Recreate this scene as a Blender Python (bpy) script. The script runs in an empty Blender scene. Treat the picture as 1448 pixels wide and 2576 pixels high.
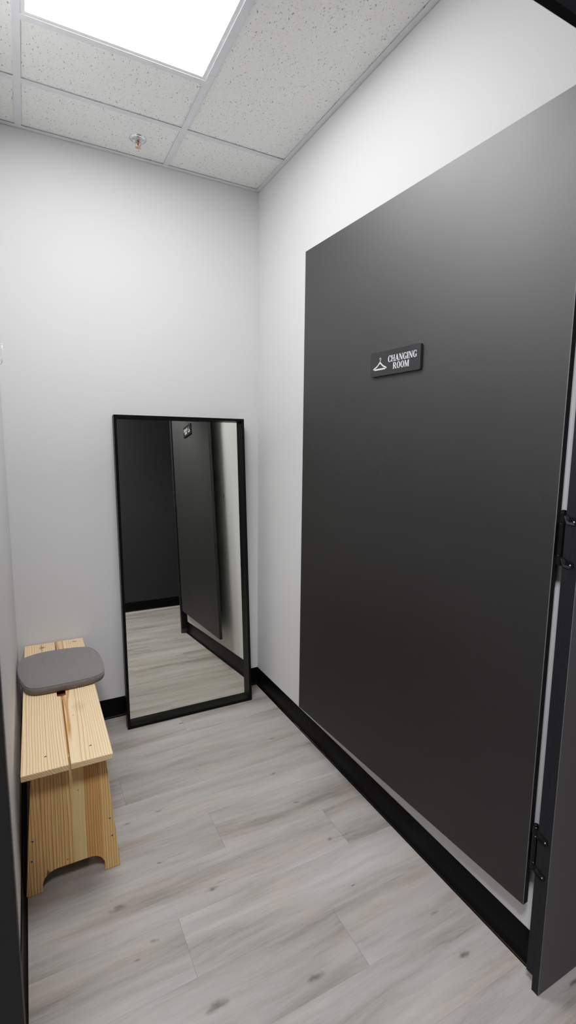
import bpy, bmesh, math, random
from mathutils import Vector, Matrix

random.seed(7)
PI = math.pi
R = math.radians
scene = bpy.context.scene
COL = scene.collection

# ------------------------------------------------------------------ room dimensions (metres)
H = 2.698            # ceiling grid height
W = 1.2246           # room width (right wall x=0, left wall x=-W)
YF = -1.827          # where the side walls end at the doorway
YC = -3.216          # far corridor wall
XL, XR = -2.3, 1.9   # corridor extent

# ------------------------------------------------------------------ object helpers
def obj(name, bm, mat, parent=None, smooth=False, bevel=0.0, seg=2, autosmooth=None):
    me = bpy.data.meshes.new(name)
    bm.normal_update()
    bm.to_mesh(me)
    bm.free()
    if isinstance(mat, (list, tuple)):
        for m in mat:
            me.materials.append(m)
    else:
        me.materials.append(mat)
    o = bpy.data.objects.new(name, me)
    COL.objects.link(o)
    if smooth:
        for p in me.polygons:
            p.use_smooth = True
    if parent is not None:
        o.parent = parent
    if bevel:
        md = o.modifiers.new('bevel', 'BEVEL')
        md.width = bevel
        md.segments = seg
        md.limit_method = 'ANGLE'
        md.angle_limit = R(40)
        md.harden_normals = False
    return o

def tag(o, label, cat, group=None, kind=None):
    o['label'] = label
    o['category'] = cat
    if group:
        o['group'] = group
    if kind:
        o['kind'] = kind
    return o

def thing(name, label, cat, loc=(0, 0, 0), rot=(0, 0, 0), group=None, kind=None):
    o = bpy.data.objects.new(name, None)
    o.empty_display_size = 0.05
    COL.objects.link(o)
    o.location = loc
    o.rotation_euler = rot
    return tag(o, label, cat, group, kind)

def bx(bm, x0, x1, y0, y1, z0, z1, mi=0):
    v = [bm.verts.new((x, y, z)) for z in (z0, z1) for y in (y0, y1) for x in (x0, x1)]
    idx = [(0, 2, 3, 1), (4, 5, 7, 6), (0, 1, 5, 4), (2, 6, 7, 3), (0, 4, 6, 2), (1, 3, 7, 5)]
    for f in idx:
        fc = bm.faces.new([v[i] for i in f])
        fc.material_index = mi
    return bm

def box(*a):
    return bx(bmesh.new(), *a)

def prism(bm, pts, axis, a, b, mi=0):
    """extrude a 2-D polygon along axis from a to b. pts in the two other axes (cyclic order)"""
    def mk(p, t):
        if axis == 'x': return (t, p[0], p[1])
        if axis == 'y': return (p[0], t, p[1])
        return (p[0], p[1], t)
    v0 = [bm.verts.new(mk(p, a)) for p in pts]
    v1 = [bm.verts.new(mk(p, b)) for p in pts]
    n = len(pts)
    fs = [bm.faces.new(v0), bm.faces.new(v1[::-1])]
    for i in range(n):
        j = (i + 1) % n
        fs.append(bm.faces.new((v0[j], v0[i], v1[i], v1[j])))
    for f in fs:
        f.material_index = mi
    bmesh.ops.recalc_face_normals(bm, faces=bm.faces)
    return bm

def lathe(bm, prof, c=(0, 0, 0), n=32):
    """profile list of (r, z) revolved round the z axis at c"""
    rings = []
    for r, z in prof:
        if r < 1e-6:
            rings.append([bm.verts.new((c[0], c[1], c[2] + z))])
        else:
            rings.append([bm.verts.new((c[0] + r * math.cos(2 * PI * k / n), c[1] + r * math.sin(2 * PI * k / n), c[2] + z)) for k in range(n)])
    for A, B in zip(rings, rings[1:]):
        for k in range(n):
            j = (k + 1) % n
            if len(A) == 1 and len(B) == 1: continue
            if len(A) == 1: bm.faces.new((A[0], B[k], B[j]))
            elif len(B) == 1: bm.faces.new((A[k], B[0], A[j]))
            else: bm.faces.new((A[k], B[k], B[j], A[j]))
    bmesh.ops.recalc_face_normals(bm, faces=bm.faces)
    return bm

def tube(bm, pts, r, n=10):
    pts = [Vector(p) for p in pts]
    rings = []
    up = Vector((0.31, 0.2, 0.93))
    for i, p in enumerate(pts):
        t = (pts[min(i + 1, len(pts) - 1)] - pts[max(i - 1, 0)]).normalized()
        a = t.cross(up)
        if a.length < 1e-4: a = t.cross(Vector((1, 0, 0)))
        a.normalize(); b = t.cross(a)
        rr = r[i] if isinstance(r, (list, tuple)) else r
        rings.append([bm.verts.new(p + a * rr * math.cos(2 * PI * k / n) + b * rr * math.sin(2 * PI * k / n)) for k in range(n)])
    for A, B in zip(rings, rings[1:]):
        for k in range(n):
            j = (k + 1) % n
            bm.faces.new((A[k], A[j], B[j], B[k]))
    bm.faces.new(rings[0][::-1]); bm.faces.new(rings[-1])
    bmesh.ops.recalc_face_normals(bm, faces=bm.faces)
    return bm

# ------------------------------------------------------------------ material helpers
class NT:
    def __init__(self, name):
        self.m = bpy.data.materials.new(name)
        self.m.use_nodes = True
        self.t = self.m.node_tree
        self.bsdf = self.t.nodes['Principled BSDF']
        self.out = self.t.nodes['Material Output']
    def n(self, kind, **kw):
        nd = self.t.nodes.new(kind)
        for k, v in kw.items():
            if k == 'inp':
                for a, b in v.items():
                    if hasattr(b, 'is_linked') or isinstance(b, bpy.types.NodeSocket):
                        self.t.links.new(b, nd.inputs[a])
                    else:
                        nd.inputs[a].default_value = b
            else:
                setattr(nd, k, v)
        return nd
    def link(self, a, b):
        self.t.links.new(a, b)
    def math(self, op, a, b=None, c=None, clamp=False):
        nd = self.t.nodes.new('ShaderNodeMath'); nd.operation = op; nd.use_clamp = clamp
        for i, v in enumerate((a, b, c)):
            if v is None: continue
            if isinstance(v, bpy.types.NodeSocket): self.t.links.new(v, nd.inputs[i])
            else: nd.inputs[i].default_value = v
        return nd.outputs[0]
    def vmath(self, op, a, b=None):
        nd = self.t.nodes.new('ShaderNodeVectorMath'); nd.operation = op
        for i, v in enumerate((a, b)):
            if v is None: continue
            if isinstance(v, bpy.types.NodeSocket): self.t.links.new(v, nd.inputs[i])
            else: nd.inputs[i].default_value = v
        return nd.outputs['Value'] if op == 'LENGTH' else nd.outputs['Vector']
    def coords(self, kind='Object'):
        return self.t.nodes.new('ShaderNodeTexCoord').outputs[kind]
    def noise(self, vec, scale, detail=2.0, rough=0.5, dist=0.0):
        nd = self.n('ShaderNodeTexNoise', inp={'Vector': vec, 'Scale': scale, 'Detail': detail, 'Roughness': rough, 'Distortion': dist})
        return nd.outputs['Fac'], nd.outputs['Color']
    def ramp(self, fac, stops, interp='LINEAR'):
        nd = self.t.nodes.new('ShaderNodeValToRGB')
        nd.color_ramp.interpolation = interp
        cr = nd.color_ramp
        while len(cr.elements) < len(stops): cr.elements.new(0.5)
        for e, (p, c) in zip(cr.elements, stops):
            e.position = p
            e.color = (c[0], c[1], c[2], 1) if isinstance(c, (tuple, list)) else (c, c, c, 1)
        self.t.links.new(fac, nd.inputs['Fac'])
        return nd.outputs['Color']
    def mix(self, fac, a, b, blend='MIX'):
        nd = self.t.nodes.new('ShaderNodeMix'); nd.data_type = 'RGBA'; nd.blend_type = blend
        for i, v in ((0, fac), (6, a), (7, b)):
            if isinstance(v, bpy.types.NodeSocket): self.t.links.new(v, nd.inputs[i])
            elif i == 0: nd.inputs[i].default_value = v
            else: nd.inputs[i].default_value = (v[0], v[1], v[2], 1)
        return nd.outputs[2]
    def maprange(self, v, a, b, c=0.0, d=1.0, smooth=False):
        nd = self.t.nodes.new('ShaderNodeMapRange')
        nd.interpolation_type = 'SMOOTHSTEP' if smooth else 'LINEAR'
        self.t.links.new(v, nd.inputs[0])
        for i, x in zip((1, 2, 3, 4), (a, b, c, d)): nd.inputs[i].default_value = x
        return nd.outputs[0]
    def bump(self, height, strength, dist=0.001):
        nd = self.n('ShaderNodeBump', inp={'Height': height, 'Strength': strength, 'Distance': dist})
        self.t.links.new(nd.outputs['Normal'], self.bsdf.inputs['Normal'])
    def set(self, **kw):
        for k, v in kw.items():
            i = self.bsdf.inputs[{'color': 'Base Color', 'rough': 'Roughness', 'metal': 'Metallic', 'spec': 'Specular IOR Level', 'coat': 'Coat Weight', 'ior': 'IOR'}[k]]
            if isinstance(v, bpy.types.NodeSocket): self.t.links.new(v, i)
            elif k == 'color': i.default_value = (v[0], v[1], v[2], 1)
            else: i.default_value = v
        return self

def s2l(r, g, b):
    f = lambda c: (c / 255) / 12.92 if c / 255 <= 0.04045 else ((c / 255 + 0.055) / 1.055) ** 2.4
    return (f(r), f(g), f(b))

def flat(name, c, rough=0.5, spec=0.5, metal=0.0, var=0.04, scale=30.0, bump=0.0, bscale=400.0):
    """slightly uneven plain surface"""
    t = NT(name)
    f, _ = t.noise(t.coords(), scale, 3)
    lo = tuple(x * (1 - var) for x in c); hi = tuple(min(1, x * (1 + var)) for x in c)
    t.set(color=t.ramp(f, [(0.3, lo), (0.7, hi)]), rough=rough, spec=spec, metal=metal)
    if bump:
        h, _ = t.noise(t.coords(), bscale, 2)
        t.bump(h, bump, 0.0005)
    return t.m

# painted drywall
WALLC = (0.61, 0.61, 0.613)
def wall_material():
    t = NT('painted_wall')
    f, _ = t.noise(t.coords(), 1.5, 2)
    t.set(color=t.ramp(f, [(0.3, tuple(x * .985 for x in WALLC)), (0.7, WALLC)]), rough=0.6, spec=0.25)
    h, _ = t.noise(t.coords(), 260, 3)
    t.bump(h, 0.08, 0.0006)
    return t.m
M_WALL = wall_material()

def tile_material():
    t = NT('fissured_ceiling_tile')
    co = t.coords()
    _, nc = t.noise(co, 55, 2)
    warp = t.vmath('MULTIPLY', t.vmath('SUBTRACT', nc, (0.5, 0.5, 0.5)), (0.016, 0.016, 0.0))
    p = t.vmath('ADD', co, warp)
    def flecks(scale, stretch, r0, r1, seed):
        q = t.vmath('MULTIPLY', t.vmath('ADD', p, (seed, seed * .7, 0)), stretch)
        q = t.vmath('MULTIPLY', q, (1, 1, 0))
        v = t.n('ShaderNodeTexVoronoi', inp={'Vector': q, 'Scale': scale, 'Randomness': 1.0})
        sep = t.n('ShaderNodeSeparateColor', inp={'Color': v.outputs['Color']})
        rad = t.maprange(sep.outputs[0], 0.35, 1.0, r0, r1)
        d = t.math('SUBTRACT', v.outputs['Distance'], rad)
        return t.maprange(d, -0.05, 0.05, 1.0, 0.0, True)
    a = flecks(118, (1.5, 0.6, 1), -0.05, 0.30, 3.1)
    b = flecks(190, (1.3, 0.6, 1), -0.05, 0.30, 1.7)
    c = flecks(330, (1, .8, 1), -0.05, 0.25, 5.3)
    m = t.math('MAXIMUM', t.math('MULTIPLY', a, 0.8), t.math('MAXIMUM', t.math('MULTIPLY', b, 0.62), t.math('MULTIPLY', c, 0.25)))
    f, _ = t.noise(co, 160, 3)
    base = t.ramp(f, [(0.3, (0.76, 0.76, 0.745)), (0.7, (0.83, 0.83, 0.815))])
    t.set(color=t.mix(m, base, (0.20, 0.20, 0.19)), rough=0.9, spec=0.1)
    t.bump(t.math('SUBTRACT', t.math('MULTIPLY', f, 0.25), m), 0.5, 0.001)
    return t.m
M_TILE = tile_material()
M_GRID = flat('ceiling_grid_paint', (0.66, 0.67, 0.69), 0.45, 0.4)
M_FRAMEW = flat('light_frame_paint', (0.74, 0.74, 0.75), 0.4, 0.4)

def emit_material(name, c, s):
    t = NT(name)
    f, _ = t.noise(t.coords(), 4.0, 1)
    col = t.ramp(f, [(0.0, tuple(x * .985 for x in c)), (1.0, c)])
    e = t.n('ShaderNodeEmission', inp={'Color': col, 'Strength': s})
    t.link(e.outputs[0], t.out.inputs['Surface'])
    return t.m
M_LIGHT = emit_material('light_diffuser', (0.992, 0.995, 1.0), 23.0)

# plank floor --------------------------------------------------------
KNOTS = [(-0.968, -1.118, 1.7), (-0.896, -1.269, .9), (-0.948, -1.3, .6), (-0.691, -1.185, 1.2), (-0.763, -0.769, .9), (-0.816, -1.009, .6),
         (-0.791, -1.505, 1.9), (-0.535, -1.563, 1.5), (-0.166, -0.54, .7), (-0.274, -0.773, .9), (-0.268, -0.968, .8), (-0.25, -1.186, 1.1),
         (-0.523, -0.215, .7), (-0.121, -1.571, .9), (-0.137, -1.702, 1.3), (-0.287, -1.378, .5), (0.069, -1.887, 1.3),
         (-0.883, -0.782, .5), (-0.559, -0.6, .5), (-.45, -2.05, 1.3), (-.9, -1.95, 1.0), (.25, -2.2, 1.2), (-.1, -2.5, 1.2), (.4, -2.7, 1.1), (-.6, -2.6, 1.0)]
CRACKS = [(-0.75, -1.005, .07, .0028), (-0.68, -0.755, .06, .0026), (-0.66, -1.172, .05, .004), (-0.10, -1.655, .09, .003), (-0.555, -0.425, .05, .005), (-0.20, -1.19, .07, .006), (.06, -1.89, .08, .003)]

def floor_material():
    t = NT('grey_oak_plank_floor')
    co = t.coords()
    at = t.n('ShaderNodeAttribute', attribute_name='plank')
    rnd = t.n('ShaderNodeSeparateColor', inp={'Color': at.outputs['Color']})
    r1, r2, r3 = rnd.outputs[0], rnd.outputs[1], rnd.outputs[2]
    off = t.n('ShaderNodeCombineXYZ', inp={0: t.math('MULTIPLY', r1, 31.0), 1: t.math('MULTIPLY', r2, 17.0), 2: t.math('MULTIPLY', r3, 9.0)}).outputs[0]
    p = t.vmath('ADD', co, off)
    # gentle waviness of the grain
    wv, _ = t.noise(t.vmath('MULTIPLY', p, (3.0, 5.0, 1)), 1.0, 2)
    wob = t.n('ShaderNodeCombineXYZ', inp={1: t.math('MULTIPLY', t.math('SUBTRACT', wv, 0.5), 0.05)}).outputs[0]
    q = t.vmath('ADD', p, wob)
    broad, _ = t.noise(t.vmath('MULTIPLY', q, (1.5, 9.0, 1)), 1.0, 3, .5)
    mid, _ = t.noise(t.vmath('MULTIPLY', q, (4.0, 60.0, 1)), 1.0, 4, .6)
    fine, _ = t.noise(t.vmath('MULTIPLY', q, (26.0, 420.0, 1)), 1.0, 4, .75)
    tint, _ = t.noise(t.vmath('MULTIPLY', q, (2.2, 9.0, 1)), 1.3, 2)
    g = t.math('ADD', t.math('ADD', t.math('MULTIPLY', broad, 0.62), t.math('MULTIPLY', mid, 0.26)), t.math('MULTIPLY', fine, 0.20))
    base = t.ramp(g, [(0.36, s2l(150, 140, 131)), (0.47, s2l(186, 178, 171)), (0.57, s2l(206, 200, 194)), (0.70, s2l(224, 219, 214))])
    pink = t.ramp(t.math('ADD', t.math('MULTIPLY', tint, .7), t.math('MULTIPLY', mid, .3)), [(0.50, (1, 1, 1)), (0.64, (1.05, .975, .92))])
    base = t.mix(1.0, base, pink, 'MULTIPLY')
    shade = t.maprange(r2, 0, 1, 0.45, 0.52)
    base = t.mix(1.0, base, t.n('ShaderNodeCombineXYZ', inp={0: shade, 1: shade, 2: shade}).outputs[0], 'MULTIPLY')
    # knots and checks
    _, kc = t.noise(co, 48.0, 4)
    kw = t.vmath('ADD', co, t.vmath('MULTIPLY', t.vmath('SUBTRACT', kc, (.5, .5, .5)), (.040, .016, 0)))
    core = None; halo = None
    for (kx, ky, s) in KNOTS:
        d = t.vmath('LENGTH', t.vmath('MULTIPLY', t.vmath('SUBTRACT', kw, (kx, ky, 0)), (1 / (.022 * s), 1 / (.0085 * s), 0)))
        c = t.maprange(d, 0.1, 1.0, .78, 0.0, True)
        h = t.maprange(d, 0.4, 4.2, .5, 0.0, True)
        c = t.math('MULTIPLY', c, t.maprange(mid, .3, .6, 1.25, .75)); core = c if core is None else t.math('MAXIMUM', core, c)
        halo = h if halo is None else t.math('MAXIMUM', halo, h)
    for (kx, ky, a, b) in CRACKS:
        d = t.vmath('LENGTH', t.vmath('MULTIPLY', t.vmath('SUBTRACT', kw, (kx, ky, 0)), (1 / a, 1 / b, 0)))
        core = t.math('MAXIMUM', core, t.maprange(d, 0.0, 1.0, .34, 0.0, True))
    halo = t.math('MULTIPLY', halo, t.maprange(mid, .35, .62, 1.0, .25))
    base = t.mix(halo, base, s2l(142, 135, 127))
    base = t.mix(core, base, s2l(76, 71, 66))
    t.set(color=base, rough=t.maprange(fine, .3, .7, .42, .56), spec=0.35)
    t.bump(fine, 0.12, 0.0004)
    return t.m
M_FLOOR = floor_material()
M_SEAM = flat('plank_seam', s2l(96, 89, 82), 0.9, 0.1)

# black vinyl base, dark laminates -------------------------------------
M_BASE = flat('black_vinyl_base', (0.0035, 0.0035, 0.0037), 0.36, 0.13, scale=8)
def laminate(name, c, rough, spec):
    t = NT(name)
    f, _ = t.noise(t.coords(), 3.0, 2)
    lo = tuple(x * .94 for x in c)
    h, _ = t.noise(t.coords(), 900, 2)
    t.set(color=t.ramp(f, [(.3, lo), (.7, c)]), rough=t.maprange(f, .3, .7, rough - .015, rough + .015), spec=spec)
    t.bump(h, .06, .0002)
    return t.m
M_DOOR = laminate('charcoal_door_laminate', (0.0012, 0.0012, 0.0014), 0.54, 0.97)
M_PANEL = laminate('charcoal_partition_laminate', (0.105, 0.101, 0.102), 0.5, 0.4)
M_PANEL_SHADED = laminate('shaded_partition_laminate', (0.016, 0.0155, 0.016), 0.55, 0.3)  # same partition laminate, colour darkened so the left jamb looks less lit
M_DARKP = laminate('black_partition_edge', (0.010, 0.010, 0.013), 0.5, 0.3)
M_EDGE = flat('laminate_core_edge', (0.15, 0.15, 0.15), 0.5, 0.3)
M_FARWALL = laminate('dark_grey_wall_paint', (0.030, 0.032, 0.033), 0.6, 0.25)
M_HINGE = flat('black_hinge_metal', (0.003, 0.003, 0.0033), 0.28, 0.3, scale=60)
M_SCREW = flat('steel_screw', (0.45, 0.47, 0.5), 0.28, 0.5, metal=1.0, scale=200)
M_SCREWD = flat('screw_recess', (0.02, 0.02, 0.02), 0.5)

# mirror ---------------------------------------------------------------
M_MFRAME = flat('black_mirror_frame', (0.004, 0.0041, 0.0044), 0.38, 0.18, scale=20)
def mirror_material():
    t = NT('mirror_silvering')
    f, _ = t.noise(t.coords(), 2.0, 1)
    t.set(color=t.ramp(f, [(0, (0.87, 0.875, 0.80)), (1, (0.88, 0.885, 0.81))]), rough=0.004, metal=1.0)
    return t.m
M_MIRROR = mirror_material()
M_BACKING = flat('mirror_backing_board', (0.09, 0.075, 0.06), 0.8)

# pine -----------------------------------------------------------------
def pine(name, long_axis, centre, freq, seed, light, dark, wob=0.012, edges=None):
    """growth rings about a long axis near the board; knots as warped spots"""
    t = NT(name)
    co = t.coords()
    st = {'x': (1.2, 14, 14), 'y': (14, 1.2, 14), 'z': (14, 14, 1.2)}[long_axis]
    _, nc = t.noise(t.vmath('ADD', t.vmath('MULTIPLY', co, st), (seed, seed * 2.3, seed * .7)), 0.55, 3, .55)
    p = t.vmath('ADD', co, t.vmath('MULTIPLY', t.vmath('SUBTRACT', nc, (.5, .5, .5)), (wob * 2, wob * 2, wob * 2)))
    m = {'x': (0, 1, 1), 'y': (1, 0, 1), 'z': (1, 1, 0)}[long_axis]
    d = t.vmath('LENGTH', t.vmath('MULTIPLY', t.vmath('SUBTRACT', p, centre), m))
    # uneven ring spacing
    sp, _ = t.noise(t.n('ShaderNodeCombineXYZ', inp={0: t.math('MULTIPLY', d, 22.0), 1: seed}).outputs[0], 1.0, 2)
    ph = t.math('ADD', t.math('MULTIPLY', d, freq), t.math('MULTIPLY', sp, 2.4))
    fr = t.math('FRACT', ph)
    mid = tuple(a * .62 + b * .38 for a, b in zip(light, dark))
    ring = t.ramp(fr, [(0.0, light), (0.52, tuple(a * .93 + b * .07 for a, b in zip(light, dark))), (0.76, mid), (0.87, dark), (0.93, mid), (0.98, light)])
    fb = {'x': (9, 500, 500), 'y': (500, 9, 500), 'z': (500, 500, 9)}[long_axis]
    ff, _ = t.noise(t.vmath('MULTIPLY', co, fb), 1.0, 2)
    col = t.mix(1.0, ring, t.ramp(ff, [(.3, (.90, .89, .86)), (.7, (1.03, 1.03, 1.03))]), 'MULTIPLY')
    bl, _ = t.noise(t.vmath('MULTIPLY', co, tuple(x * .35 for x in st)), 1.2, 1)
    col = t.mix(t.maprange(bl, .45, .8, 0, .3), col, light)
    t.set(color=col, rough=0.5, spec=0.3)
    t.bump(ff, .08, .0003)
    return t, col
PL, PD = s2l(233, 205, 164), s2l(184, 126, 68)
PL2, PD2 = s2l(226, 192, 140), s2l(176, 112, 52)

def knot_mix(t, col, knots, c):
    co = t.coords()
    _, kc = t.noise(co, 60.0, 2)
    kw = t.vmath('ADD', co, t.vmath('MULTIPLY', t.vmath('SUBTRACT', kc, (.5, .5, .5)), (.02, .02, 0)))
    for (x, y, z, a, b, s) in knots:
        d = t.vmath('LENGTH', t.vmath('MULTIPLY', t.vmath('SUBTRACT', kw, (x, y, z)), (1 / a, 1 / b, 1 / .02)))
        col = t.mix(t.maprange(d, .35, 1.0, s, 0, True), col, c)
    t.set(color=col)

# bench-local coordinates: x across, y along, z up
ZT = 0.455
tA, cA = pine('pine_seat_board_wall_side', 'y', (-0.19, 0, ZT - .10), 165.0, 2.2, PL, PD)
knot_mix(tA, cA, [(-.058, .462, ZT, .018, .020, .75), (-.057, .44, ZT, .006, .05, .5), (-.058, .492, ZT, .005, .03, .5)], s2l(120, 78, 58))
tB, cB = pine('pine_seat_board_room_side', 'y', (0.015, 0.0, ZT - .060), 165.0, 7.7, PL, PD)
knot_mix(tB, cB, [(.082, .475, ZT, .012, .010, .85), (.060, .462, ZT, .007, .006, .5), (.05, -.17, ZT, .03, .05, .18), (.030, -.225, ZT, .003, .004, .8)], s2l(110, 66, 44))
M_SEATA, M_SEATB = tA.m, tB.m

def side_panel_material():
    """three glued staves, each with its own rings"""
    t, colA = pine('pine_end_panel', 'z', (-0.25, -.40, 0), 105.0, 1.1, PL2, PD2, wob=.026)
    co = t.coords()
    def stave(cx, cy, fr, seed, l, d_, wob):
        st = (14, 14, 1.2)
        _, nc = t.noise(t.vmath('ADD', t.vmath('MULTIPLY', co, st), (seed, seed * 2.3, seed * .7)), 0.55, 3, .55)
        p = t.vmath('ADD', co, t.vmath('MULTIPLY', t.vmath('SUBTRACT', nc, (.5, .5, .5)), (wob * 2,) * 3))
        d = t.vmath('LENGTH', t.vmath('MULTIPLY', t.vmath('SUBTRACT', p, (cx, cy, 0)), (1, 1, 0)))
        f = t.math('FRACT', t.math('MULTIPLY', d, fr))
        mid = tuple(a * .55 + b * .45 for a, b in zip(l, d_))
        return t.ramp(f, [(0, l), (.5, tuple(a * .9 + b * .1 for a, b in zip(l, d_))), (.74, mid), (.86, d_), (.93, mid), (.98, l)])
    colB = stave(.02, -.37, 24.0, 4.4, s2l(226, 198, 148), s2l(214, 182, 128), .01)
    colC = stave(.20, -.41, 150.0, 9.2, s2l(212, 168, 112), s2l(172, 112, 62), .022)
    colD = stave(.30, -.41, 120.0, 5.9, s2l(228, 190, 134), s2l(188, 130, 74), .018)
    sx = t.n('ShaderNodeSeparateXYZ', inp={0: co}).outputs[0]
    col = t.mix(t.math('GREATER_THAN', sx, 0.004), colA, colB)
    col = t.mix(t.math('GREATER_THAN', sx, 0.040), col, colC)
    col = t.mix(t.math('GREATER_THAN', sx, 0.088), col, colD)
    ff, _ = t.noise(t.vmath('MULTIPLY', co, (500, 500, 9)), 1.0, 2)
    col = t.mix(1.0, col, t.ramp(ff, [(.3, (.90, .89, .86)), (.7, (1.03, 1.03, 1.03))]), 'MULTIPLY')
    _, kc = t.noise(co, 90.0, 2)
    kw = t.vmath('ADD', co, t.vmath('MULTIPLY', t.vmath('SUBTRACT', kc, (.5, .5, .5)), (.008, 0, .008)))
    for (x, z, a, b) in [(-.028, .40, .004, .006), (.022, .315, .0025, .003), (-.018, .085, .0035, .0045), (-.075, .06, .006, .016)]:
        d = t.vmath('LENGTH', t.vmath('MULTIPLY', t.vmath('SUBTRACT', kw, (x, 0, z)), (1 / a, 0, 1 / b)))
        col = t.mix(t.maprange(d, .3, 1.0, .75, 0, True), col, s2l(96, 56, 30))
    t.set(color=col)
    return t.m
M_SIDE = side_panel_material()
tR, _c = pine('pine_rail', 'y', (0.0, 0, .3), 120.0, 3.3, PL2, PD2)
M_RAIL = tR.m
tU, _c = pine('pine_under_rail', 'y', (0.02, 0, .3), 100.0, 8.3, s2l(190, 140, 96), s2l(150, 98, 60))
M_URAIL = tU.m

# cushion --------------------------------------------------------------
def fabric(name, c):
    t = NT(name)
    co = t.coords()
    f, _ = t.noise(co, 850, 3, .75)
    g, _ = t.noise(co, 200, 2)
    k = t.math('ADD', t.math('MULTIPLY', f, .8), t.math('MULTIPLY', g, .2))
    t.set(color=t.ramp(k, [(.3, tuple(x * .66 for x in c)), (.5, c), (.7, tuple(x * 1.4 for x in c))]), rough=.95, spec=.1)
    t.bsdf.inputs['Sheen Weight'].default_value = .25
    t.bump(f, .5, .0012)
    return t.m
M_FABRIC = fabric('grey_felt_fabric', s2l(110, 107, 106))
M_PIPING = fabric('grey_piping', s2l(112, 108, 107))

# sign / hook / sprinkler ------------------------------------------------
M_SIGN = flat('dark_grey_acrylic', (0.022, 0.022, 0.023), 0.24, 0.4, scale=10)
M_SIGNTXT = flat('silver_white_print', (0.62, 0.62, 0.64), 0.45, 0.4, scale=300)
M_CHROME = flat('chrome', (0.72, 0.73, 0.76), 0.16, 0.5, metal=1.0, scale=90)
M_BRASS = flat('aged_brass', (0.55, 0.42, 0.20), 0.3, 0.5, metal=1.0, scale=90)
M_BULB = flat('orange_glass_bulb', (0.55, 0.13, 0.035), 0.12, 0.6, scale=90)
M_HOOK = flat('white_hook_enamel', (0.74, 0.75, 0.76), 0.25, 0.5)

# =================================================================== ROOM SHELL
def struct(name, bm, mat, label, cat, **kw):
    o = obj(name, bm, mat, **kw)
    return tag(o, label, cat, kind='structure')

struct('wall_back', box(-W - .12, .12, 0, .12, 0, H + .3), M_WALL, 'white painted back wall the black floor mirror leans on', 'wall')
struct('wall_right', box(0, .12, YF, -0.0005, 0, H + .3), M_WALL, 'white painted right wall behind the opened charcoal door', 'wall')
struct('wall_left', box(-W - .12, -W, YF, -0.0005, 0, H + .3), M_WALL, 'white painted left wall beside the pine bench', 'wall')
struct('wall_corridor', box(XL, XR, YC - .1, YC, 0, H + .3), M_FARWALL, 'dark grey corridor wall seen reflected in the floor mirror', 'wall')
struct('wall_corridor_left', box(XL - .1, XL - .0005, YC - .1, -1.72, 0, H + .3), M_WALL, 'white wall closing the corridor beyond the left frame edge', 'wall')
struct('wall_corridor_right', box(XR + .0005, XR + .1, YC - .1, -1.72, 0, H + .3), M_WALL, 'white wall closing the corridor beyond the right frame edge', 'wall')

# floor: a quad per plank, over a dark seam bed
def build_floor():
    bm = bmesh.new()
    lay = bm.loops.layers.float_color.new('plank')
    rng = random.Random(11)
    pw, plen, gap, gy = 0.1845, 1.22, 0.00034, 0.00013
    known = {(-1.0505): -.597, (-1.235): -.20, (-1.4195): -.815, (-1.604): -.39, (-.3125): -.512, (-1.7885): .16, (-.866): .02, (-.6815): .35, (-.497): -1.12, (-.128): -1.0, (-1.973): -.75, (-2.1575): .3}
    y = -1.4195 - pw * 10
    while y < 0.0:
        key = min(known, key=lambda k: abs(k - y))
        j = known[key] if abs(key - y) < .01 else rng.uniform(0, 1.22)
        j -= plen * 6
        y0, y1 = max(y, YC), min(y + pw, 0.0)
        if y1 > y0 + .003:
            while j < XR:
                x0, x1 = max(j, XL), min(j + plen, XR)
                c = (rng.random(), rng.random(), rng.random(), 1)
                if x1 > x0 + .003:
                    v = [bm.verts.new(p) for p in ((x0 + gap, y0 + gy, 0), (x1 - gap, y0 + gy, 0), (x1 - gap, y1 - gy, 0), (x0 + gap, y1 - gy, 0))]
                    f = bm.faces.new(v)
                    for l in f.loops: l[lay] = c
                j += plen
        y += pw
    bx(bm, XL, XR, YC, 0, -.05, -.0008, 1)
    return struct('floor', bm, [M_FLOOR, M_SEAM], 'grey oak plank floor with knots running under the bench and mirror', 'floor')
build_floor()

# cove base: profile out from the wall (d, z)
def cove_profile():
    pts = [(0.0005, 0.1016), (0.0026, 0.1016), (0.0032, 0.1005), (0.0032, 0.030)]
    for k in range(1, 9):
        a = k / 8 * PI / 2
        pts.append((0.0032 + 0.0095 * (1 - math.cos(a)), 0.030 - 0.0262 * math.sin(a)))
    pts += [(0.0133, 0.0024), (0.0133, 0.0003), (0.0005, 0.0003)]
    return pts
def cove(name, kind, a, b, label):
    bm = bmesh.new()
    pr = cove_profile()
    if kind == 'right': prism(bm, [(-d, z) for d, z in pr], 'y', a, b)
    if kind == 'left': prism(bm, [(-W + d, z) for d, z in pr], 'y', a, b)
    if kind == 'back': prism(bm, [(-d, z) for d, z in pr], 'x', a, b)
    if kind == 'far': prism(bm, [(YC + d, z) for d, z in pr], 'x', a, b)
    o = struct(name, bm, M_BASE, label, 'baseboard')
    for p in o.data.polygons: p.use_smooth = True
    o.data.set_sharp_from_angle(angle=R(40))
    return o
cove('baseboard_back', 'back', -W + .0006, -.0006, 'black cove baseboard on back wall behind the mirror')
cove('baseboard_right', 'right', YF + .0005, -.0005, 'black cove baseboard along the right wall under the door')
cove('baseboard_left', 'left', YF + .0005, -.0005, 'black cove baseboard along the left wall behind the bench')
cove('baseboard_corridor', 'far', XL + .001, XR - .001, 'black baseboard of the dark corridor wall seen in the mirror')

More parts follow.
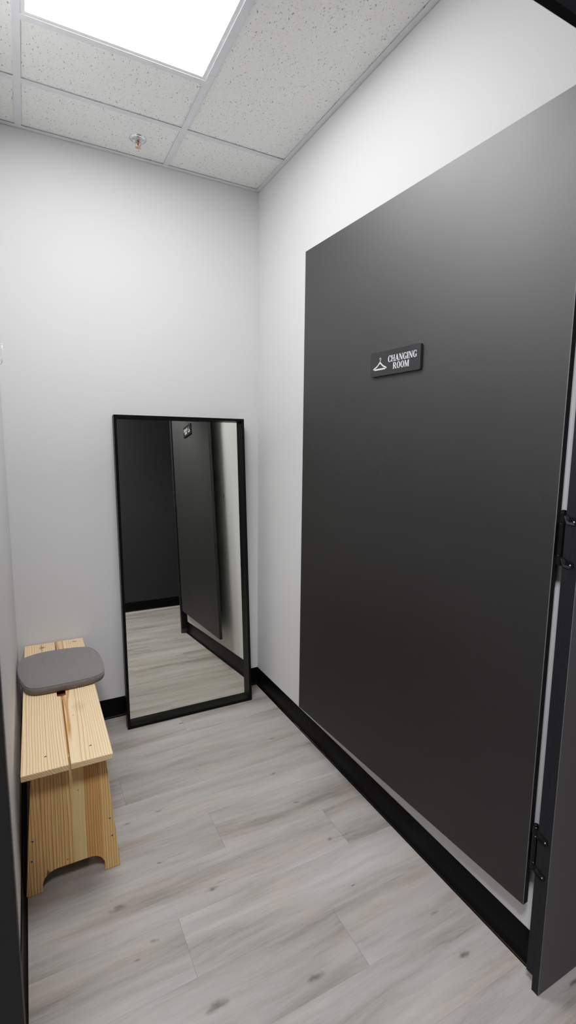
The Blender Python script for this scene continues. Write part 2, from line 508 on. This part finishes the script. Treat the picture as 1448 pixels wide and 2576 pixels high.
# ceiling: tiles in one mesh, the white grid a part
TX = [-1.099 - .6096 * 2, -1.099 - .6096, -1.099, -.488, .1216, .7312, 1.3408]   # main tee centre lines
GW = .012
LY0, LY1 = -1.252, -.634                    # light opening in the grid (near, far)
bmT = bmesh.new(); bmG = bmesh.new()
zt0, zt1 = H + .0045, H + .018
YT = -.315                                  # cross tee nearest the back wall
def tile(x0, x1, y0, y1): bx(bmT, x0 + .003, x1 - .003, y0 + .003, y1 - .003, zt0, zt1)
room_x = [(-W, TX[2]), (TX[2], TX[3]), (TX[3], 0)]
for i, (a, b) in enumerate(room_x):
    tile(a, b, YT, 0)
    if i == 1:
        tile(a, b, LY1 + GW, YT); tile(a, b, -1.86, LY0 - GW)
    else:
        tile(a, b, -1.535, YT); tile(a, b, -1.86, -1.535)
cx = [XL] + TX + [XR]
cy = [YC, -2.76, -1.86]
for a, b in zip(cx, cx[1:]):
    for c, d in zip(cy, cy[1:]):
        if b - a > .02: tile(a, b, c, d)
def tee(x0, x1, y0, y1): bx(bmG, x0, x1, y0, y1, H, H + .0012)
for x in (TX[2], TX[3]):
    tee(x - GW, x + GW, -1.846, -.0222)
for a, b in room_x:
    a2 = a + .0222 if a == -W else a + GW; b2 = b - .0222 if b == 0 else b - GW
    tee(a2, b2, YT - GW, YT + GW)
tee(TX[2] + GW, TX[3] - GW, LY1, LY1 + 2 * GW)
tee(TX[2] + GW, TX[3] - GW, LY0 - 2 * GW, LY0)
for a, b in (room_x[0], room_x[2]): tee(a + .0222 if a == -W else a + GW, b - .0222 if b == 0 else b - GW, -1.535 - GW, -1.535 + GW)
# wall angles: flange plus the leg on the wall
tee(-W, 0, -.022, 0); tee(-.022, 0, -1.846, -.0222); tee(-W, -W + .022, -1.846, -.0222)
bx(bmG, -W, 0, -.0012, -.0002, H, H + .02); bx(bmG, -.0012, -.0002, -1.846, -.0012, H, H + .02)
for x in TX: tee(x - GW, x + GW, YC, -1.87)
for y in (-2.76,): tee(XL, XR, y - GW, y + GW)
bx(bmT, XL - .1, XR + .1, YC - .1, .12, H + .2, H + .3)       # the slab above the tiles
ceil = struct('ceiling', bmT, M_TILE, 'suspended ceiling of fissured white tiles', 'ceiling')
obj('ceiling_grid', bmG, M_GRID, ceil)

# doorway panels -------------------------------------------------------------
PY0, PY1 = -1.865, -1.846
def jamb(name, x0, x1, label, strip, mat):
    t = thing(name, label, 'door jamb', ((x0 + x1) / 2, (PY0 + PY1) / 2, 0), kind='structure')
    dx, dy = (x0 + x1) / 2, (PY0 + PY1) / 2
    o = obj('jamb_panel', box(x0 - dx, x1 - dx, PY0 - dy, PY1 - dy, .0006, H - .002), mat, t, bevel=.0008)
    o2 = obj('edge_banding', box(strip[2] - dx, strip[3] - dx, PY0 + .0004 - dy, PY1 - .0002 - dy, .0008, H - .003), M_DARKP, t)
    if mat is M_PANEL:
        obj('edge_line', box(strip[0] - dx - .0008, strip[0] - dx + .0005, PY0 - dy - .0002, PY0 - dy + .0006, .001, H - .003), M_EDGE, t)
    s = obj('backing_strip', box(strip[0] - dx, strip[1] - dx, PY1 + .0004 - dy, YF - .0004 - dy, .041, H - .002), M_DARKP, t, bevel=.0006)
    return t
jamb('trim_1', -.05, .9, 'charcoal panel jamb with hinges right of the doorway', (-.05, .10, -.0506, -.0499), M_PANEL)
jamb('trim_2', -2.2, -1.187, 'dark panel jamb at left edge of the doorway', (-1.40, -1.187, -1.1871, -1.1864), M_PANEL_SHADED)
hd = thing('trim_3', 'black header panel across the top of the doorway', 'door header', (-.618, PY0, 2.19), kind='structure')
obj('header_panel', box(-.5685, .5675, 0.0002, .0188, 0, H - 2.192), M_DARKP, hd, bevel=.0008)

# =================================================================== CEILING LIGHT
lt = thing('ceiling_light', 'square lit white flat panel light recessed between the ceiling tiles', 'light', ((TX[2] + TX[3]) / 2, (LY0 + LY1) / 2, H + .003))
lx, ly = (TX[3] - TX[2]) / 2 - GW + .002, (LY1 - LY0) / 2 + .004
fw = .0155
bm = bmesh.new()
z0, z1 = .0, .012
bx(bm, -lx, lx, -ly, -ly + fw, z0, z1); bx(bm, -lx, lx, ly - fw, ly, z0, z1)
bx(bm, -lx, -lx + fw, -ly + fw, ly - fw, z0, z1); bx(bm, lx - fw, lx, -ly + fw, ly - fw, z0, z1)
obj('light_frame', bm, M_FRAMEW, lt)
obj('diffuser', box(-lx + fw, lx - fw, -ly + fw, ly - fw, .004, .010), M_LIGHT, lt)

# =================================================================== SPRINKLER
sp = thing('fire_sprinkler', 'chrome fire sprinkler with orange bulb on the ceiling near the back wall', 'sprinkler', (-.643, -.158, H + .0045))
bm = lathe(bmesh.new(), [(.036, 0.0), (.0362, -.0015), (.034, -.0035), (.028, -.0055), (.024, -.006), (.0225, -.004), (.0215, .004), (.012, .004), (0, .004)], n=40)
obj('escutcheon', bm, M_CHROME, sp, smooth=True)
bm = bmesh.new()
lathe(bm, [(0, .004), (.0105, .004), (.0105, -.010), (.0085, -.012), (0, -.012)], n=6)
for s in (-1, 1):
    tube(bm, [(s * .0095, 0, -.010), (s * .0125, 0, -.020), (s * .0115, 0, -.030), (s * .0065, 0, -.040), (s * .002, 0, -.0445)], [.0026, .0024, .0022, .0022, .002], 8)
lathe(bm, [(0, -.042), (.0042, -.042), (.0042, -.049), (0, -.049)], n=16)
obj('yoke', bm, M_CHROME, sp, smooth=False)
obj('bulb', lathe(bmesh.new(), [(0, -.012), (.0055, -.013), (.0065, -.018), (.0045, -.026), (.0028, -.036), (.002, -.042), (0, -.042)], n=16), M_BULB, sp, smooth=True)
bm = bmesh.new()
lathe(bm, [(0, -.0492), (.004, -.0492), (.004, -.0505), (0, -.0505)], n=16)
for k in range(10):
    a = 2 * PI * k / 10
    pts = []
    for (r, da) in ((.0035, -.28), (.0125, -.17), (.0125, .17), (.0035, .28)):
        pts.append((r * math.cos(a + da), r * math.sin(a + da)))
    prism(bm, pts, 'z', -.0505, -.0495)
obj('deflector', bm, M_BRASS, sp)

for o_ in sp.children:
    for v_ in o_.data.vertices:
        if v_.co.z < -.008: v_.co.z = -.008 + (v_.co.z + .008) * .66

# =================================================================== DOOR
HX, HY = -.045, -1.8005
FX, FY = -.0895, -.660
ZB, ZD = .2045, 2.185
dw = math.hypot(FX - HX, FY - HY)
dang = math.atan2(FY - HY, FX - HX)          # direction hinge -> free edge
# door-local: x from hinge to free edge, +y = room face (towards -X world)
door = thing('door_1', 'opened charcoal laminate door lying against the right wall', 'door', (HX, HY, ZB), (0, 0, dang), kind='structure')
DT = .0187
obj('door_leaf', box(0, dw, -DT, 0, 0, ZD - ZB), M_DOOR, door, bevel=.0009, seg=2)

obj('edge_line', box(-.0003, .0009, -.0006, .0002, .001, ZD - ZB - .001), M_EDGE, door)
def make_hinge(zc, hgt):
    """zc: centre height in world, hgt: full height"""
    ca, sa = math.cos(-dang), math.sin(-dang)
    def loc(x, y):
        x -= HX; y -= HY
        return (x * ca - y * sa, x * sa + y * ca)
    zl = zc - ZB
    bcx, bcy = -.0395, -1.8145
    lx_, ly_ = loc(bcx, bcy)
    q = hgt / 2; mz = hgt * .30
    bm = bmesh.new()
    r = .0082
    for (a, b) in ((-q, -mz - .0006), (-mz, mz), (mz + .0006, q)):
        lathe(bm, [(0, a), (r - .001, a), (r, a + .001), (r, b - .001), (r - .001, b), (0, b)], (lx_, ly_, zl), 24)
    lathe(bm, [(0, q), (.0055, q), (.0055, q + .004), (.003, q + .0055), (0, q + .0055)], (lx_, ly_, zl), 20)
    hg = obj('hinge', bm, M_HINGE, door)
    hg.data.set_sharp_from_angle(angle=R(35))
    # leaf on the door edge
    bm = bmesh.new()
    bx(bm, -.0022, -.0002, -DT + .0015, .0004, zl - mz + .001, zl + mz - .001)
    l = obj('hinge_leaf', bm, M_HINGE, hg, bevel=.0006)
    # ears fixed to the jamb side face x=-.05
    for s in (-1, 1):
        zc2 = zl + s * (q + mz) / 2
        hh = (q - mz) / 2
        bm = bmesh.new()
        prof = [(-1.8135, hh), (-1.826, hh * .95), (-1.838, hh * .45), (-1.851, hh * .30), (-1.8555, -hh * .05), (-1.8555, -hh * .75), (-1.853, -hh * 1.02), (-1.845, -hh * 1.02), (-1.832, -hh * .95), (-1.8135, -hh)]
        v0 = []; v1 = []
        for (y, z) in prof:
            k = min(1, max(0, (-1.8135 - y) / .016))
            xo = -.0400 + (-.0508 + .0400) * k      # from the knuckle out to the jamb face
            a = loc(xo, y); b = loc(xo - .0022, y)
            v0.append(bm.verts.new((a[0], a[1], zc2 + z))); v1.append(bm.verts.new((b[0], b[1], zc2 + z)))
        n = len(prof)
        bm.faces.new(v0); bm.faces.new(v1[::-1])
        for i in range(n):
            j = (i + 1) % n
            bm.faces.new((v0[j], v0[i], v1[i], v1[j]))
        bmesh.ops.recalc_face_normals(bm, faces=bm.faces)
        obj('hinge_bracket', bm, M_HINGE, hg)
        sx, sy = loc(-.0531, -1.849)
        bm = bmesh.new()
        lathe(bm, [(0, .0010), (.0012, .0009), (.0021, .0002), (.0022, -.0004)], n=14)
        bmesh.ops.rotate(bm, verts=bm.verts, cent=(0, 0, 0), matrix=Matrix.Rotation(-PI / 2, 3, 'X'))
        bmesh.ops.translate(bm, verts=bm.verts, vec=(sx, sy, zc2 - hh * .45))
        # screw axis should point to the door-local +y (room side)
        obj('hinge_screw', bm, M_SCREW, hg, smooth=True)
make_hinge(1.192, .126)
make_hinge(.384, .122)

# =================================================================== DOOR SIGN
su0 = .5756; sz0 = 1.675
sc = 1.0233
cpt = Vector((HX, HY)) + Vector((math.cos(dang), math.sin(dang))) * su0
nrm = Vector((-math.sin(dang), math.cos(dang)))           # room side
if nrm.x > 0: nrm = -nrm
sgn = thing('door_sign', 'dark grey CHANGING ROOM sign with white hanger symbol fixed to the door', 'sign', (cpt.x + nrm.x * .0004, cpt.y + nrm.y * .0004, sz0), (0, 0, dang - PI))
# local: +x reading direction, -y outwards
SW, SH, STH = .1172, .0395, .0075
def rrect(w, h, r, n=6):
    pts = []
    for cx_, cy_, a0 in ((w - r, h - r, 0), (-w + r, h - r, 90), (-w + r, -h + r, 180), (w - r, -h + r, 270)):
        for k in range(n + 1):
            a = R(a0 + 90 * k / n)
            pts.append((cx_ + r * math.cos(a), cy_ + r * math.sin(a)))
    return pts
obj('sign_plate', prism(bmesh.new(), rrect(SW, SH, .005), 'y', -STH, 0), M_SIGN, sgn, bevel=.0006)

def poly(bm, pts, x0, z0, k, d0, d1):
    prism(bm, [(x0 + p[0] * k, z0 + p[1] * k) for p in pts], 'y', d0, d1)
def rc(a, b, c, d): return [(a, b), (c, b), (c, d), (a, d)]
def arc_band(cx_, cy_, rx, ry, ix, iy, irx, iry, a0, a1, n=28):
    out = []
    for k in range(n):
        t0, t1 = R(a0 + (a1 - a0) * k / n), R(a0 + (a1 - a0) * (k + 1) / n)
        out.append([(cx_ + rx * math.cos(t0), cy_ + ry * math.sin(t0)), (cx_ + rx * math.cos(t1), cy_ + ry * math.sin(t1)),
                    (ix + irx * math.cos(t1), iy + iry * math.sin(t1)), (ix + irx * math.cos(t0), iy + iry * math.sin(t0))])
    return out
SF = .055
def stem(x, w, s0=.06, s1=.06, top=True, bot=True):
    o = [rc(x, 0, x + w, 1)]
    if bot: o.append(rc(x - s0, 0, x + w + s1, SF))
    if top: o.append(rc(x - s0, 1 - SF, x + w + s1, 1))
    return o
LET = {
    'H': (.90, stem(.07, .19) + stem(.62, .19) + [rc(.25, .47, .64, .54)]),
    'I': (.37, stem(.08, .20)),
    'N': (.92, stem(.12, .07, .09, .09, top=False) + stem(.74, .07, .09, .09, bot=False) + [[(.02, 1), (.27, 1), (.81, 0), (.66, 0)], rc(.02, 1 - SF, .2, 1), rc(.12, 0, .19, .9)]),
    'A': (.90, [[(.11, .03), (.18, .03), (.46, .88), (.41, 1)], [(.36, 1.02), (.50, 1.02), (.85, .03), (.62, .03)], rc(.2, .28, .68, .35), rc(.02, 0, .29, SF), rc(.54, 0, .92, SF)]),
    'C': (.80, arc_band(.42, .5, .39, .52, .46, .5, .22, .465, 48, 312) + [[(.66, .90), (.70, .66), (.75, .66), (.75, 1.0), (.71, 1.0)], [(.62, .10), (.73, .26), (.77, .24), (.70, .10)]]),
    'G': (.88, arc_band(.42, .5, .39, .52, .46, .5, .22, .465, 48, 318) + [[(.66, .90), (.70, .66), (.75, .66), (.75, 1.0), (.71, 1.0)], rc(.60, .05, .79, .42), rc(.52, .38, .87, .43)]),
    'R': (.90, stem(.07, .19) + arc_band(.40, .735, .35, .265, .38, .735, .17, .205, -90, 90, 16) + [rc(.24, .94, .42, 1), rc(.24, .47, .42, .53), [(.34, .50), (.54, .50), (.84, .05), (.62, .05)], rc(.64, 0, .92, SF)]),
    'O': (.90, arc_band(.44, .5, .41, .52, .44, .5, .21, .465, 0, 360, 40)),
    'M': (1.10, stem(.11, .07, .09, .09) + stem(.82, .19, .05, .06) + [[(.02, 1), (.28, 1), (.60, .02), (.50, .02)], [(.48, .02), (.57, .02), (.88, 1), (.82, 1)]]),
}
def word(txt, xc, z0, h, width):
    adv = sum(LET[c][0] for c in txt) + .04 * (len(txt) - 1)
    kx = width / (adv * h)
    bm = bmesh.new()
    x = 0
    for i, c in enumerate(txt):
        wd, ps = LET[c]
        for j, p in enumerate(ps):
            pts = [(xc - width / 2 + (x + q[0]) * h * kx, z0 + q[1] * h) for q in p]
            e = (j % 3) * 2e-6
            prism(bm, pts, 'y', -STH - .0004 - e, -STH + .0003)
        x += wd + .04
    return bm
obj('lettering', word('CHANGING', .0362, .0005, .0200, .1310), M_SIGNTXT, sgn)
obj('lettering', word('ROOM', .0325, -.0235, .0198, .0735), M_SIGNTXT, sgn)
# hanger: two broad shoulders, a bar between them and a question-mark hook
bm = bmesh.new()
hx, hz = -.0685, 0.0
D0, D1 = -STH - .0004, -STH + .0003
for s in (-1, 1):
    top = [(.0, .0065), (.0045, .0040), (.0095, -.0010), (.0170, -.0062), (.0250, -.0098), (.0318, -.0128), (.0336, -.0152)]
    bot = [(.0, .0005), (.0030, -.0005), (.0080, -.0050), (.0155, -.0102), (.0235, -.0136), (.0298, -.0162), (.0322, -.0176)]
    for i in range(len(top) - 1):
        pts = [(hx + s * top[i][0], hz + top[i][1]), (hx + s * top[i + 1][0], hz + top[i + 1][1]), (hx + s * bot[i + 1][0], hz + bot[i + 1][1]), (hx + s * bot[i][0], hz + bot[i][1])]
        prism(bm, pts, 'y', D0, D1)
prism(bm, [(hx - .0235, -.0150), (hx + .0235, -.0150), (hx + .0280, -.0176), (hx + .0262, -.0196), (hx - .0262, -.0196), (hx - .0280, -.0176)], 'y', D0 - 1e-6, D1)
hk = [(0, .0060), (0, .0095), (.0016, .0118), (.0036, .0140), (.0040, .0166), (.0024, .0188), (-.0002, .0192), (-.0024, .0178), (-.0034, .0156)]
for i in range(len(hk) - 1):
    a, b = Vector(hk[i]), Vector(hk[i + 1]); d = (b - a).normalized(); n = Vector((-d.y, d.x)) * .0008
    a = a - d * .0003; b = b + d * .0003
    prism(bm, [(hx + q.x, hz + q.y) for q in (a + n, b + n, b - n, a - n)], 'y', D0 - 2e-6 * (1 + i % 2), D1)
obj('hanger_symbol', bm, M_SIGNTXT, sgn)

# =================================================================== FLOOR MIRROR
MW, MH, MD = .661, 1.536, .046
mr = thing('floor_mirror', 'tall black framed mirror leaning on the back wall', 'mirror', (-.4385, -.1165, .0008), (R(-4.15), 0, R(-.6)))
fwid, rec = .0130, .039
bm = bmesh.new()
hw = MW / 2
def frame_ring(bm, y0, y1, o, i):
    """mitred square-section frame ring between outer half-size o=(x,zlo,zhi) and inner i"""
    O = [(-o[0], o[1]), (o[0], o[1]), (o[0], o[2]), (-o[0], o[2])]
    I = [(-i[0], i[1]), (i[0], i[1]), (i[0], i[2]), (-i[0], i[2])]
    vo = [[bm.verts.new((p[0], y, p[1])) for p in O] for y in (y0, y1)]
    vi = [[bm.verts.new((p[0], y, p[1])) for p in I] for y in (y0, y1)]
    for k in range(4):
        j = (k + 1) % 4
        bm.faces.new((vo[0][k], vo[0][j], vi[0][j], vi[0][k]))
        bm.faces.new((vo[1][j], vo[1][k], vi[1][k], vi[1][j]))
        bm.faces.new((vo[0][j], vo[0][k], vo[1][k], vo[1][j]))
        bm.faces.new((vi[0][k], vi[0][j], vi[1][j], vi[1][k]))
    bmesh.ops.recalc_face_normals(bm, faces=bm.faces)
frame_ring(bm, -MD, 0, (hw, 0, MH), (hw - fwid, fwid, MH - fwid))
obj('mirror_frame', bm, M_MFRAME, mr, bevel=.0008)
g = .0003
obj('mirror_glass', box(-hw + fwid + g, hw - fwid - g, -MD + rec, -MD + rec + .003, fwid + g, MH - fwid - g), M_MIRROR, mr)
obj('backing_board', box(-hw + fwid + g, hw - fwid - g, -MD + rec + .0034, -.0008, fwid + g, MH - fwid - g), M_BACKING, mr)

# =================================================================== BENCH
bn = thing('bench', 'small pine bench with slotted two-board seat along the left wall', 'bench', (-1.0715, -.519, .0006), (0, 0, R(-.55)))
L2 = .510; TH = .020
def seat_board(x0, x1, notch_side, mat):
    """board with a rounded half notch (hand hole) on its inner edge"""
    pts = []
    n0, n1, dp, r = -.060, .050, .0125, .006
    if notch_side > 0:   # inner edge is x1
        pts = [(x0, -L2), (x1, -L2), (x1, n0 - .003)]
        pts += [(x1 - .001, n0 - .0005)]
        for k in range(5):
            a = R(90 * k / 4); pts.append((x1 - dp + r - r * math.sin(a) , n0 + r - r * math.cos(a)))
        for k in range(5):
            a = R(90 * k / 4); pts.append((x1 - dp + r - r * math.cos(a), n1 - r + r * math.sin(a)))
        pts += [(x1 - .001, n1 + .0005), (x1, n1 + .003), (x1, L2), (x0, L2)]
    else:
        pts = [(x1, -L2), (x0, -L2), (x0, n0 - .003), (x0 + .001, n0 - .0005)]
        for k in range(5):
            a = R(90 * k / 4); pts.append((x0 + dp - r + r * math.sin(a), n0 + r - r * math.cos(a)))
        for k in range(5):
            a = R(90 * k / 4); pts.append((x0 + dp - r + r * math.cos(a), n1 - r + r * math.sin(a)))
        pts += [(x0 + .001, n1 + .0005), (x0, n1 + .003), (x0, L2), (x1, L2)]
    return obj('seat_board', prism(bmesh.new(), pts, 'z', ZT - TH, ZT), mat, bn, bevel=.0035, seg=3)
sbA = seat_board(-.1300, -.0030, 1, M_SEATA)
sbB = seat_board(.0020, .1225, -1, M_SEATB)

def side_panel(sy):
    yo = sy * .437            # outer face
    yi = sy * .417
    ztop = ZT - TH - .0004
    bw, tw = .1405, .1045
    pts = [(-bw + .001, 0), (-bw + .048, 0)]
    lx_, rx_ = -.0925, .0925
    r = .045; zt = .066
    pts.append((lx_, .012))
    for k in range(9):
        a = R(90 * k / 8)
        pts.append((lx_ + r * (1 - math.cos(a)), zt - r + r * math.sin(a)))
    for k in range(9):
        a = R(90 - 90 * k / 8)
        pts.append((rx_ - r * (1 - math.cos(a)), zt - r + r * math.sin(a)))
    pts += [(rx_, .012), (bw - .048, 0), (bw, 0), (tw, ztop), (-tw, ztop)]
    return obj('side_panel', prism(bmesh.new(), pts, 'y', min(yo, yi), max(yo, yi)), M_SIDE, bn, bevel=.0012)
side_panel(-1); side_panel(1)
for s in (-1, 1):
    obj('side_rail', prism(bmesh.new(), [(s * .128, .085), (s * .119, .205), (s * .101, .205), (s * .110, .085)], 'y', -.4166, .4166), M_RAIL, bn, bevel=.001)
obj('under_rail', box(-.032, .032, -.4166, .4166, ZT - TH - .06, ZT - TH - .0005), M_URAIL, bn, bevel=.001)

def screw(px, py, pz, axis, par, r=.0042):
    bm = bmesh.new()
    lathe(bm, [(0, .0002), (.0016, .0003), (.0018, .0011), (r * .8, .0010), (r, .0003), (r, -.0004), (0, -.0004)], n=18)
    for f in bm.faces:
        c = f.calc_center_median()
        if math.hypot(c.x, c.y) < .0018: f.material_index = 1
    if axis == 'y':
        bmesh.ops.rotate(bm, verts=bm.verts, cent=(0, 0, 0), matrix=Matrix.Rotation(PI / 2, 3, 'X'))
    bmesh.ops.translate(bm, verts=bm.verts, vec=(px, py, pz))
    return obj('screw', bm, [M_SCREW, M_SCREWD], par, smooth=False)
screw(-.0635, -.4400, ZT, 'z', sbA); screw(.0640, -.4400, ZT, 'z', sbB)
for (x, z) in ((.1125, .183), (.1175, .118), (-.1130, .186), (-.1180, .119)):
    screw(x, -.437, z, 'y', bn)

# =================================================================== CUSHION
ctr = [(-1.186, -.232), (-1.139, -.208), (-1.078, -.203), (-1.016, -.208), (-.957, -.222), (-.928, -.252), (-.910, -.318), (-.904, -.405), (-.907, -.485),
       (-.920, -.530), (-.950, -.553), (-1.005, -.561), (-1.068, -.563), (-1.125, -.563), (-1.165, -.555), (-1.188, -.526), (-1.204, -.464), (-1.214, -.393), (-1.217, -.335), (-1.213, -.278), (-1.203, -.249)]
CX, CY = -1.0615, -.385
ctl = [Vector(((x - CX) * 1.035, y - CY)) for x, y in ctr]
def catmull(P, m=5):
    out = []
    n = len(P)
    for i in range(n):
        p0, p1, p2, p3 = P[i - 1], P[i], P[(i + 1) % n], P[(i + 2) % n]
        for k in range(m):
            t = k / m
            out.append(.5 * ((2 * p1) + (-p0 + p2) * t + (2 * p0 - 5 * p1 + 4 * p2 - p3) * t * t + (-p0 + 3 * p1 - 3 * p2 + p3) * t ** 3))
    return out
OUT = catmull(ctl)
for _ in range(6):
    OUT = [(OUT[i - 1] + OUT[i] * 2 + OUT[(i + 1) % len(OUT)]) / 4 for i in range(len(OUT))]
def offset(P, d):
    n = len(P); o = []
    for i in range(n):
        t = (P[(i + 1) % n] - P[i - 1]).normalized()
        nv = Vector((t.y, -t.x))
        if nv.dot(P[i]) < 0: nv = -nv
        o.append(P[i] - nv * d)
    return o
cu = thing('seat_cushion', 'grey felt seat cushion lying across the pine bench', 'cushion', (CX, CY + .014, ZT + .0012))
bm = bmesh.new()
prof = [(.012, 0.0), (.004, .0025), (.0012, .008), (.0004, .018), (.0010, .024), (.0030, .0285), (.0052, .0300), (.012, .0330), (.030, .0352), (.060, .0364), (.095, .0370)]
rings = []
for d, z in prof:
    rings.append([bm.verts.new((p.x, p.y, z)) for p in offset(OUT, d)] if d <= .03 else [bm.verts.new((p.x * (1 - d / .19), p.y * (1 - d / .19), z)) for p in OUT])
n = len(OUT)
for A, B in zip(rings, rings[1:]):
    for k in range(n):
        j = (k + 1) % n
        bm.faces.new((A[k], A[j], B[j], B[k]))
bm.faces.new(rings[0][::-1])
c = bm.verts.new((0, 0, .0372))
for k in range(n): bm.faces.new((rings[-1][k], rings[-1][(k + 1) % n], c))
bmesh.ops.recalc_face_normals(bm, faces=bm.faces)
obj('cushion_pad', bm, M_FABRIC, cu, smooth=True)
def piping(d, z, r):
    bm = bmesh.new()
    P = [Vector((p.x, p.y, z)) for p in offset(OUT, d)]
    m = 8; rr = []
    for i, p in enumerate(P):
        t = (P[(i + 1) % n] - P[i - 1]).normalized(); a = Vector((t.y, -t.x, 0)); b = Vector((0, 0, 1))
        rr.append([bm.verts.new(p + a * r * math.cos(2 * PI * k / m) + b * r * math.sin(2 * PI * k / m)) for k in range(m)])
    for i in range(n):
        A, B = rr[i], rr[(i + 1) % n]
        for k in range(m): bm.faces.new((A[k], A[(k + 1) % m], B[(k + 1) % m], B[k]))
    bmesh.ops.recalc_face_normals(bm, faces=bm.faces)
    return obj('piping', bm, M_PIPING, cu, smooth=True)
piping(.0040, .0298, .0015)

# =================================================================== COAT HOOK on the left wall
hkx = -W
ho = thing('coat_hook', 'white coat hook tip on the left wall at the frame edge', 'hook', (hkx, -.60, 1.70))
bm = prism(bmesh.new(), [(y, z) for y, z in rrect(.012, .028, .010)], 'x', 0, .004)
obj('mount_plate', bm, M_HOOK, ho, bevel=.0008)
pts = [(.003, 0, -.014), (.010, 0, -.030)]
for k in range(9):
    a = R(180 + 150 * k / 8)
    pts.append((.019 + .0095 * math.cos(a), 0, -.034 + .0095 * math.sin(a)))
pts += [(.0295, 0, -.020), (.0310, 0, .004), (.0315, 0, .020)]
bm = tube(bmesh.new(), pts, .0024, 12)
lathe(bm, [(0, .0225), (.0022, .0222), (.0034, .0195), (.0022, .0170), (0, .0166)], (.0315, 0, 0), 14)
obj('hook_prong', bm, M_HOOK, ho, smooth=True)

# small brass stop on the right wall behind the door, seen only in the mirror
bs = thing('wall_stop', 'tiny brass stop on the right wall beyond the door edge, seen in the mirror', 'door stop', (-.0004, -.668, 1.152))
bm = prism(bmesh.new(), rrect(.004, .012, .002), 'x', -.003, 0)
obj('stop_plate', bm, M_BRASS, bs)
bm = lathe(bmesh.new(), [(0, 0), (.0028, 0), (.0028, .006), (.002, .0075), (0, .0075)], n=14)
bmesh.ops.rotate(bm, verts=bm.verts, cent=(0, 0, 0), matrix=Matrix.Rotation(-PI / 2, 3, 'Y'))
bmesh.ops.translate(bm, verts=bm.verts, vec=(-.003, 0, .002))
obj('stop_pin', bm, M_BRASS, bs)

# =================================================================== LIGHT, WORLD, CAMERA
def area(name, loc, rot, sx, sy, power, color):
    l = bpy.data.lights.new(name, 'AREA')
    l.shape = 'RECTANGLE'; l.size = sx; l.size_y = sy; l.energy = power; l.color = color
    o = bpy.data.objects.new(name, l); COL.objects.link(o)
    o.location = loc; o.rotation_euler = rot
    return o
area('corridor_lamp', (-1.27, -2.60, H - .03), (0, 0, 0), .45, .45, 54.0, (.96, .96, 1.0))

w = bpy.data.worlds.new('world'); scene.world = w
w.use_nodes = True
w.node_tree.nodes['Background'].inputs['Color'].default_value = (.8, .85, 1, 1)
w.node_tree.nodes['Background'].inputs['Strength'].default_value = 0.05

cam = bpy.data.cameras.new('camera')
co_ = bpy.data.objects.new('camera', cam); COL.objects.link(co_)
co_.location = (-1.1445, -2.5246, 1.4047)
co_.rotation_euler = (1.4349, -0.0110, -0.4855)
cam.sensor_fit = 'VERTICAL'; cam.sensor_height = 36.0; cam.sensor_width = 36.0
cam.lens = 1242.83 / 2576 * 36.0
cam.clip_start = .02
cam.dof.use_dof = True; cam.dof.focus_distance = 2.3; cam.dof.aperture_fstop = 5.0
scene.camera = co_

scene.view_settings.view_transform = 'Standard'
scene.view_settings.look = 'None'
scene.view_settings.exposure = 0.0
scene.view_settings.gamma = 1.0
# gentle tone curve: lifts the mid tones and rolls off the highlights
scene.view_settings.use_curve_mapping = True
cmap = scene.view_settings.curve_mapping
cmap.use_clip = False
cmap.clip_max_x = 4.0
cv = cmap.curves[3]
TONE = [(0, 0), (.02, .021), (.05, .060), (.15, .205), (.28, .355), (.50, .575), (.80, .800), (1.1, .93), (2.0, 1.02)]
cv.points[0].location = TONE[0]; cv.points[1].location = TONE[-1]
for x_, y_ in TONE[1:-1]: cv.points.new(x_, y_)
cmap.update()
scene.cycles.use_denoising = True
scene.cycles.use_light_tree = False
scene.cycles.max_bounces = 7
scene.cycles.diffuse_bounces = 5
scene.cycles.glossy_bounces = 4
scene.cycles.use_adaptive_sampling = True
scene.cycles.adaptive_threshold = 0.05
scene.cycles.adaptive_min_samples = 12
scene.cycles.sample_clamp_indirect = 6.0
